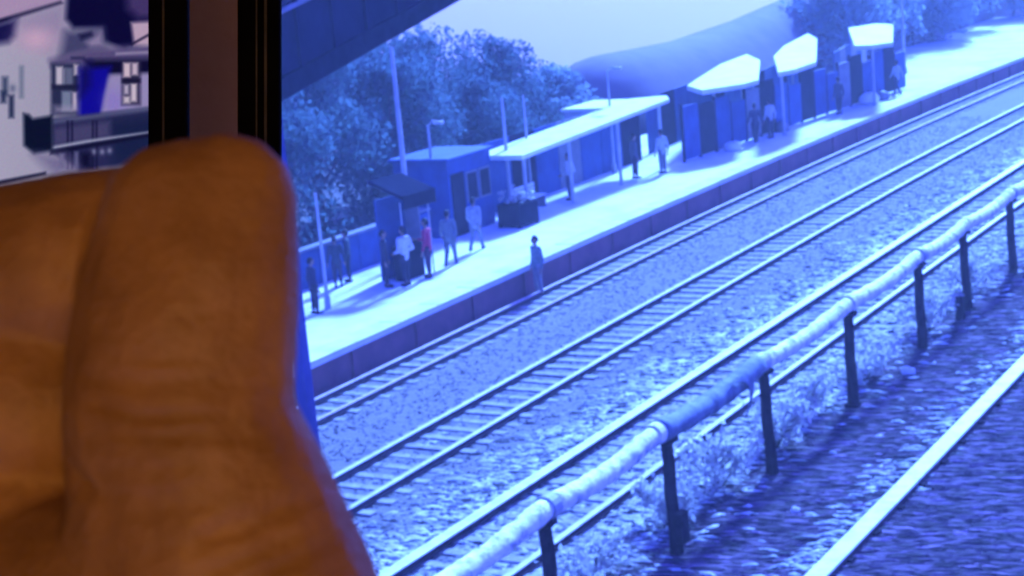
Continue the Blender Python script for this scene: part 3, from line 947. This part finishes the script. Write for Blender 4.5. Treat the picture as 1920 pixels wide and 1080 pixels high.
# a bench under the canopy
bn = empty('bench', (-29.9, 50.9, PH), 0, label='pale bench under the near end of the long canopy', cat='bench')
for k in range(4):
    MB().box(-.22 + k * .12, -.12 + k * .12, -.8, .8, .42, .46).build('seat_slat', M['white'], bn)
for k in range(2):
    MB().box(-.27, -.24, -.8, .8, .58 + k * .15, .70 + k * .15).build('back_slat', M['white'], bn)
for y in (-.7, .7):
    MB().box(-.26, .22, y - .03, y + .03, 0, .418).build('leg', M['grey'], bn)
    MB().box(-.30, -.272, y - .03, y + .03, .3, .86).build('back_post', M['grey'], bn)

# ------------------------------------------------------------------ the room: wall, monitors, hand; unseen shell added to shade the hand
def W(x, y, d):
    """room coordinates: x right, y up, d ahead, as the monitors stand"""
    return CAM + RIGHT * x - DOWN * y + FWD * d

hx = Vector((FWD.x, FWD.y, 0)).normalized()
ang = math.atan2(hx.y, hx.x) - math.pi / 2
wp = W((490 - 960) / 3200 * .78, .05, .78)
wl = empty('wall', (wp.x, wp.y, 0), ang, kind='structure')
MB().prism([(-2.6, 0), (0, 0), (-.12, .10), (-2.6, .10)], 0, 12.3).build('pier', M['wall'], wl)
MB().box(.002, 1.5, 0.0, .10, 10.56, 12.3).build('shade_lintel', M['wall'], wl, bevel=.004)  # unseen, put in to keep the sun off the hand
MB().box(.002, 1.5, 0.0, .10, 0, 10.02).build('sill_wall', M['wall'], wl, bevel=.004)
MB().box(1.502, 2.6, 0.0, .10, 0, 12.3).build('pier', M['wall'], wl, bevel=.004)
MB().box(-2.7, -2.602, -3.4, .10, 0, 12.3).build('unseen_side_wall', M['wall'], wl)  # unseen side and back walls, added to shut sky light off the hand
MB().box(2.602, 2.7, -3.4, .10, 0, 12.3).build('unseen_side_wall', M['wall'], wl)
MB().box(-2.6, 2.6, -3.4, -3.3, 0, 12.3).build('unseen_back_wall', M['wall'], wl)
rc = empty('ceiling', (wp.x, wp.y, 0), ang, kind='structure')
MB().box(-2.8, 2.8, -3.5, .35, 12.302, 12.42).build('unseen_ceiling_slab', M['wall'], rc)  # unseen, added to keep sky light off the hand
rf = empty('floor', (wp.x, wp.y, 0), ang, kind='structure')
MB().box(-2.6, 2.6, -3.3, -.002, 8.9, 9.0).build('unseen_floor_slab', M['wall'], rf)  # unseen, closes the added shading shell from below

px = lambda v, d: (v - 960) / 3200 * d
py = lambda v, d: -(v - 540) / 3200 * d
RM = Matrix.Translation(CAM) @ ROT.to_4x4()

def roomthing(name, **k):
    o = empty(name, **k)
    o.matrix_world = RM
    return o
DM = .5
lm = roomthing('left_monitor', label='left monitor in a black frame showing a pale room with windows', cat='monitor')
z0, z1 = -(DM + .003), -(DM - .003)
MB().box(px(280, DM), px(354, DM), py(1500, DM), py(-500, DM), z0, z1).build('bezel_side', M['bezel'], lm, bevel=.0015)
MB().box(px(309, DM), px(313, DM), py(1480, DM), py(-480, DM), z1, z1 + .0008).build('trim_strip', M['trim'], lm)
MB().box(px(-2600, DM), px(278, DM), py(-500, DM), py(-430, DM), z0, z1).build('bezel_top', M['bezel'], lm, bevel=.0015)
MB().box(px(-2600, DM), px(278, DM), py(1500, DM), py(1430, DM), z0, z1).build('bezel_bottom', M['bezel'], lm, bevel=.0015)
MB().box(px(-2670, DM), px(-2602, DM), py(1500, DM), py(-500, DM), z0, z1).build('bezel_side', M['bezel'], lm, bevel=.0015)
MB().box(px(-2600, DM), px(300, DM), py(1450, DM), py(-450, DM), z0 - .03, z0 - .002).build('back_case', M['bezel'], lm)
MB().box(px(-1400, DM), px(-800, DM), py(700, DM), py(300, DM), -(DM + .30), z0 - .032).build('wall_bracket', M['bezel'], lm)

rm_ = roomthing('right_monitor', label='black monitor frame just right of the thumb tip and brown gap', cat='monitor')
MB().box(px(447, DM), px(527, DM), py(1500, DM), py(-600, DM), z0, z1).build('bezel_side', M['bezel'], rm_, bevel=.0015)
MB().box(px(483, DM), px(486, DM), py(1480, DM), py(-580, DM), z1, z1 + .0008).build('trim_strip', M['trim'], rm_)
MB().box(px(499, DM), px(504, DM), py(1480, DM), py(-580, DM), z1, z1 + .001).build('trim_strip', M['trim'], rm_)
MB().box(px(528, DM), px(3900, DM), py(-520, DM), py(-600, DM), z0, z1).build('bezel_top', M['bezel'], rm_, bevel=.0015)
MB().box(px(528, DM), px(3900, DM), py(1500, DM), py(1420, DM), z0, z1).build('bezel_bottom', M['bezel'], rm_, bevel=.0015)
MB().box(px(3902, DM), px(3980, DM), py(1500, DM), py(-600, DM), z0, z1).build('bezel_side', M['bezel'], rm_, bevel=.0015)

# picture on the left screen: flat, shown by the panel itself
def screen_picture():
    gx = np.concatenate([np.linspace(-2600, -72, 120), np.arange(-70, 278.5, 1.7), [278.5]])
    gy = np.concatenate([np.linspace(-430, -32, 60), np.arange(-30, 400, 1.7), np.linspace(402, 1430, 90)])
    nx, ny = len(gx), len(gy)
    X, Y = np.meshgrid(gx, gy)
    img = np.zeros((ny, nx, 3)); img[:] = (178, 172, 202)
    img += ((np.clip((X + 50) / 300, 0, 1) - .5) * -22)[..., None]
    def soft(poly, e=1.6):
        n = len(poly)
        d = np.full(X.shape, 1e9)
        ins = np.zeros(X.shape, bool)
        for i in range(n):
            ax, ay = poly[i]; bx, by = poly[(i + 1) % n]
            t = np.clip(((X - ax) * (bx - ax) + (Y - ay) * (by - ay)) / ((bx - ax) ** 2 + (by - ay) ** 2), 0, 1)
            d = np.minimum(d, np.hypot(X - ax - t * (bx - ax), Y - ay - t * (by - ay)))
            if ay != by:
                ins ^= ((ay > Y) != (by > Y)) & (X < (bx - ax) * (Y - ay) / (by - ay) + ax)
        d = np.where(ins, -d, d)
        return np.clip(.5 - d / (4.6 * e), 0, 1)
    def put(poly, c, e=1.6, a=1.0):
        nonlocal img
        m = (soft(poly, e) * a)[..., None]
        img = img * (1 - m) + np.array(c) * m
    def rect(a, b, c, d, col, e=1.4, al=1.0): put([(a, b), (c, b), (c, d), (a, d)], col, e, al)
    def glow(cx, cy, rx, ry, c, a):
        nonlocal img
        m = (np.exp(-((X - cx) / rx) ** 2 - ((Y - cy) / ry) ** 2) * a)[..., None]
        img = img * (1 - m) + np.array(c) * m
    put([(-2600, -430), (200, -430), (118, 0), (0, 36), (-2600, 830)], (186, 158, 200))
    put([(-2600, 820), (0, 34), (112, 1), (116, 5), (0, 42), (-2600, 845)], (18, 18, 60))
    put([(0, 42), (30, 34), (26, 66), (14, 78), (0, 80), (-60, 90), (-60, 60)], (20, 20, 84), 4)
    put([(28, 34), (118, 6), (124, 60), (95, 95), (40, 80)], (150, 130, 180), 8, .6)
    glow(66, 72, 36, 24, (222, 182, 216), .9)
    put([(150, -430), (330, -430), (330, 60), (232, 92), (192, 76), (188, 52), (136, 52), (122, 34)], (6, 8, 62), 3)
    put([(230, -40), (330, -60), (330, 34), (258, 34), (238, 16)], (74, 58, 118), 5)
    put([(120, 58), (192, 52), (196, 92), (110, 110)], (74, 74, 122), 5)
    put([(160, 78), (188, 58), (192, 86), (168, 88)], (150, 136, 180), 3)
    put([(146, 64), (170, 58), (172, 66), (150, 74)], (30, 32, 80), 2)
    put([(92, 112), (160, 92), (330, 78), (330, 112), (95, 124)], (96, 84, 138), 4)
    put([(216, 98), (278, 95), (278, 99), (216, 102)], (170, 156, 196), 1.5)
    put([(132, 106), (156, 106), (156, 110), (132, 110)], (44, 44, 92), 1.5)
    put([(244, 41), (330, 36), (330, 84), (250, 84)], (206, 176, 206), 2)
    put([(242, 82), (278, 62), (278, 66), (246, 84)], (26, 22, 66), 1.2)
    rect(94, 118, 147, 216, (44, 50, 92), 2)
    rect(103, 124, 116, 162, (206, 196, 222)); rect(121, 126, 135, 160, (104, 110, 150)); rect(137, 120, 146, 140, (214, 200, 224)); rect(116, 128, 120, 160, (150, 150, 186))
    rect(114, 170, 132, 208, (126, 136, 172)); rect(134, 172, 144, 206, (196, 182, 214)); rect(100, 198, 144, 211, (170, 160, 200), 3, .7); rect(96, 158, 147, 166, (30, 34, 74))
    put([(158, 112), (330, 108), (330, 138), (204, 140), (165, 134)], (10, 12, 58), 3)
    put([(147, 128), (206, 124), (188, 222), (146, 222)], (14, 12, 168), 3)
    put([(150, 122), (168, 116), (166, 160), (150, 180)], (16, 16, 100), 5)
    put([(205, 140), (330, 134), (330, 208), (188, 218)], (164, 152, 206), 2.5)
    glow(212, 190, 20, 26, (150, 130, 226), .7)
    rect(227, 114, 262, 196, (52, 48, 88), 2)
    rect(230, 117, 243, 144, (226, 200, 222)); rect(246, 117, 257, 140, (214, 190, 218)); rect(231, 158, 240, 176, (196, 182, 216)); rect(244, 156, 255, 190, (222, 204, 226)); rect(230, 180, 242, 193, (214, 200, 222)); rect(227, 147, 262, 154, (22, 22, 62))
    put([(94, 222), (330, 196), (330, 292), (150, 320), (96, 286)], (44, 46, 96), 2)
    put([(205, 226), (330, 210), (330, 300), (210, 308)], (24, 36, 82), 7)
    put([(96, 224), (278, 200), (278, 207), (96, 232)], (92, 96, 142), 2)
    put([(98, 240), (205, 226), (205, 256), (98, 272)], (82, 78, 128), 3, .8)
    for xx in (124, 132, 171, 178): rect(xx, 226, xx + 3, 316, (22, 24, 68), 1.2)
    put([(92, 274), (160, 262), (278, 246), (278, 250), (160, 268), (92, 281)], (170, 172, 206), 1.4)
    put([(92, 281), (278, 250), (278, 256), (92, 290)], (16, 20, 60), 1.4)
    for (a, b) in ((190, 284), (204, 282), (174, 284)): glow(a, b, 5, 6, (150, 150, 196), .8)
    rect(110, 288, 118, 314, (130, 128, 170)); rect(138, 284, 146, 314, (100, 100, 150)); rect(150, 286, 168, 314, (14, 16, 58), 3)
    put([(42, 212), (52, 214), (60, 222), (96, 216), (97, 282), (62, 288), (43, 272)], (8, 20, 54), 2)
    put([(60, 288), (120, 290), (150, 320), (100, 330)], (120, 112, 160), 6, .8)
    put([(-2600, 1150), (0, 338), (84, 322), (84, 327), (0, 345), (-2600, 1165)], (20, 24, 60), 1.4)
    rect(3, 144, 12, 178, (52, 66, 106), 2.4); rect(0, 170, 9, 192, (40, 52, 94), 2); rect(15, 178, 24, 220, (40, 50, 92), 1.8); rect(36, 124, 41, 182, (104, 116, 150), 2.4); glow(22, 165, 6, 8, (90, 100, 140), .7)
    put([(-2600, 1430), (-2600, 1300), (330, 480), (330, 1430)], (120, 110, 150), 8)
    img += RNG.normal(0, 3.0, img.shape)
    img = np.clip(img, 0, 255) / 255
    lin = np.where(img <= .04045, img / 12.92, ((img + .055) / 1.055) ** 2.4)
    V = np.stack([(X - 960) / 3200 * DM, -(Y - 540) / 3200 * DM, np.full(X.shape, -(DM + .001))], -1).reshape(-1, 3)
    i = np.arange(nx * ny).reshape(ny, nx)
    F = np.stack([i[1:, :-1], i[1:, 1:], i[:-1, 1:], i[:-1, :-1]], -1).reshape(-1, 4)
    me = bpy.data.meshes.new('screen')
    me.from_pydata(V.tolist(), [], F.tolist())
    ca = me.attributes.new('picture', 'FLOAT_COLOR', 'POINT')
    c4 = np.ones((ny * nx, 4), np.float32); c4[:, :3] = lin.reshape(-1, 3)
    ca.data.foreach_set('color', c4.ravel())
    m = bpy.data.materials.new('lit_screen'); m.use_nodes = True
    n, l = m.node_tree.nodes, m.node_tree.links
    b = n['Principled BSDF']; b.inputs['Base Color'].default_value = (.004, .004, .005, 1); b.inputs['Roughness'].default_value = .4
    b.inputs['Specular IOR Level'].default_value = .1
    a = n.new('ShaderNodeAttribute'); a.attribute_name = 'picture'
    l.new(a.outputs['Color'], b.inputs['Emission Color']); b.inputs['Emission Strength'].default_value = .74 / 2 ** EXPO
    return link('screen', me, m, lm)
screen_picture()

# the hand: thumb upright before the screens, curled fingers behind it
def skin_material():
    m = bpy.data.materials.new('hand_skin'); m.use_nodes = True
    n, l = m.node_tree.nodes, m.node_tree.links
    b = n['Principled BSDF']
    tc = n.new('ShaderNodeTexCoord')
    n1 = n.new('ShaderNodeTexNoise'); n1.inputs['Scale'].default_value = 110; n1.inputs['Detail'].default_value = 9; n1.inputs['Roughness'].default_value = .62
    l.new(tc.outputs['Object'], n1.inputs[0])
    r1 = n.new('ShaderNodeMapRange'); r1.inputs[1].default_value = .3; r1.inputs[2].default_value = .7
    l.new(n1.outputs[0], r1.inputs[0])
    mx = n.new('ShaderNodeMix'); mx.data_type = 'RGBA'
    mx.inputs[6].default_value = (.30, .155, .075, 1); mx.inputs[7].default_value = (.50, .28, .15, 1)
    l.new(r1.outputs[0], mx.inputs[0]); l.new(mx.outputs[2], b.inputs['Base Color'])
    b.inputs['Roughness'].default_value = .55
    b.inputs['Subsurface Weight'].default_value = .15
    b.inputs['Subsurface Radius'].default_value = (.0025, .001, .0005)
    b.inputs['Subsurface Scale'].default_value = .6
    n2 = n.new('ShaderNodeTexNoise'); n2.inputs['Scale'].default_value = 900; n2.inputs['Detail'].default_value = 3
    mp = n.new('ShaderNodeMapping'); mp.inputs['Scale'].default_value = (1, 1, 1)
    l.new(tc.outputs['Object'], mp.inputs[0]); l.new(mp.outputs[0], n2.inputs[0])
    bp = n.new('ShaderNodeBump'); bp.inputs['Strength'].default_value = .4; bp.inputs['Distance'].default_value = .0008
    l.new(n2.outputs[0], bp.inputs['Height']); l.new(bp.outputs[0], b.inputs['Normal'])
    return m

DH = .17
U_ = DH / 3200            # metres for one unit of the sketch below
def hp(x, y, z): return ((x - 960) * U_, -(y - 540) * U_, -DH - z * U_)
balls = []
def seg(a, b, n=9):
    for i in range(n + 1):
        t = i / n
        v = [a[k] + (b[k] - a[k]) * t for k in range(6)]
        balls.append((hp(*v[:3]), (v[3] * U_, v[4] * U_, v[5] * U_)))
# thumb: (x, y, z behind, radii x y z)
seg((345, 395, 20, 165, 140, 110), (354, 520, 10, 210, 160, 145))
seg((415, 375, 30, 142, 134, 100), (354, 520, 10, 210, 160, 145))
seg((354, 520, 10, 210, 160, 145), (340, 640, 10, 220, 160, 160))
seg((340, 640, 10, 220, 160, 160), (332, 780, 0, 222, 170, 170))
seg((332, 780, 0, 222, 170, 170), (375, 930, 20, 258, 190, 190))
seg((375, 930, 20, 258, 190, 190), (405, 1150, 60, 325, 230, 240))
seg((60, 1130, 200, 220, 190, 200), (250, 1120, 100, 220, 200, 220))
seg((405, 1150, 60, 325, 230, 240), (380, 1600, 160, 420, 300, 300))
# index finger behind the thumb, running off to the left, then folding back
seg((330, 452, 320, 190, 185, 180), (60, 498, 290, 195, 200, 185))
seg((60, 498, 290, 195, 200, 185), (-330, 585, 360, 215, 225, 205))
seg((-330, 620, 360, 215, 205, 205), (-480, 800, 700, 225, 215, 215))
# middle, ring and little finger below it
seg((250, 790, 380, 190, 200, 180), (-40, 790, 290, 205, 215, 190)); seg((-40, 790, 290, 205, 215, 190), (-400, 930, 380, 215, 210, 205)); seg((-400, 930, 380, 215, 210, 205), (-520, 1100, 720, 220, 215, 215))
seg((200, 1040, 400, 185, 200, 175), (-60, 1040, 280, 200, 225, 185)); seg((-60, 1040, 280, 200, 225, 185), (-400, 1230, 400, 205, 205, 200)); seg((-400, 1230, 400, 205, 205, 200), (-500, 1400, 720, 210, 210, 210))
seg((160, 1440, 440, 165, 150, 155), (-60, 1430, 330, 175, 165, 165)); seg((-60, 1430, 330, 175, 165, 165), (-350, 1500, 420, 185, 180, 180)); seg((-350, 1500, 420, 185, 180, 180), (-430, 1650, 700, 190, 190, 190))
# back of the hand and wrist
seg((-420, 950, 760, 260, 300, 230), (-250, 1500, 760, 300, 300, 250)); seg((-250, 1500, 760, 300, 300, 250), (200, 1900, 480, 520, 360, 330)); seg((380, 1600, 160, 420, 300, 300), (200, 2000, 420, 520, 330, 330))
seg((200, 2000, 420, 520, 330, 330), (180, 3100, 620, 520, 330, 360), 16)
hm = blob_mesh('hand', balls, .00062, 7)
# creases and folds
nv = len(hm.vertices)
co = np.empty(nv * 3, np.float32); hm.vertices.foreach_get('co', co); co = co.reshape(-1, 3).astype(float)
nm = np.empty(nv * 3, np.float32); hm.vertex_normals.foreach_get('vector', nm); nm = nm.reshape(-1, 3)
sx = co[:, 0] / U_ + 960; sy = 540 - co[:, 1] / U_
face = np.clip(nm[:, 2], 0, 1)
dsp = np.zeros(nv)
def crease(pts, wdt, dep):
    global dsp
    d = np.full(nv, 1e9)
    for (ax, ay), (bx, by) in zip(pts[:-1], pts[1:]):
        t = np.clip(((sx - ax) * (bx - ax) + (sy - ay) * (by - ay)) / ((bx - ax) ** 2 + (by - ay) ** 2), 0, 1)
        d = np.minimum(d, np.hypot(sx - ax - t * (bx - ax), sy - ay - t * (by - ay)))
    dsp -= np.exp(-(d / wdt) ** 2) * dep
crease([(165, 350), (142, 430), (127, 560), (113, 700), (118, 800), (140, 870), (185, 905)], 13, 26)
crease([(190, 700), (300, 712), (420, 704), (520, 716)], 14, 7)
crease([(215, 755), (300, 768), (380, 762), (450, 774)], 11, 8)
crease([(200, 800), (330, 806), (470, 790)], 12, 5)
crease([(240, 660), (340, 668), (440, 655)], 10, 4)
crease([(420, 985), (520, 950), (610, 915), (690, 900)], 16, 9)
crease([(480, 1075), (570, 1030), (680, 985)], 18, 9)
crease([(160, 900), (280, 925), (420, 910)], 26, 6)
crease([(30, 420), (80, 560), (60, 700)], 22, 4)
rgc = np.random.default_rng(3)
for k in range(26):                      # fine knuckle wrinkles
    yc = rgc.normal(755, 75); xc = rgc.uniform(190, 480); ln = rgc.uniform(40, 130); sl_ = rgc.normal(.03, .10)
    crease([(xc - ln, yc - sl_ * ln), (xc, yc + rgc.normal(0, 5)), (xc + ln, yc + sl_ * ln)], rgc.uniform(5, 9), rgc.uniform(2, 5))
for k in range(14):                      # folds of the web of the thumb
    xc, yc = rgc.uniform(380, 640), rgc.uniform(880, 1080); ln = rgc.uniform(40, 110)
    crease([(xc - ln, yc + .42 * ln), (xc, yc), (xc + ln, yc - .42 * ln)], rgc.uniform(6, 11), rgc.uniform(2, 5))
dsp += np.exp(-(((sx - 300) / 85) ** 2 + ((sy - 600) / 75) ** 2)) * 9
dsp -= np.exp(-(((sx - 290) / 90) ** 2 + ((sy - 430) / 70) ** 2)) * 9
dsp += 2.2 * np.sin(sx / 37 + 1.3 * np.sin(sy / 51)) * np.sin(sy / 43)
co += nm * (dsp * U_ * face)[:, None]
hm.vertices.foreach_set('co', co.astype(np.float32).ravel()); hm.update()
ho = link('hand', hm, skin_material())
ho.matrix_world = RM
tag(ho, 'blurred brown hand with its thumb held up before the screens', 'hand')

# ------------------------------------------------------------------ haze over the whole yard
hz_ = MB().box(-230, 60, -60, 700, -72, 13.2).build('haze', None)
vm = bpy.data.materials.new('haze'); vm.use_nodes = True
vn = vm.node_tree.nodes; vn.clear()
vo = vn.new('ShaderNodeOutputMaterial'); pv = vn.new('ShaderNodeVolumePrincipled')
pv.inputs['Color'].default_value = (.9, .92, .95, 1); pv.inputs['Density'].default_value = .0010; pv.inputs['Anisotropy'].default_value = .2
vm.node_tree.links.new(pv.outputs[0], vo.inputs['Volume'])
hz_.data.materials.append(vm)
tag(hz_, 'thin pale haze over the railway yard', 'haze', kind='stuff')
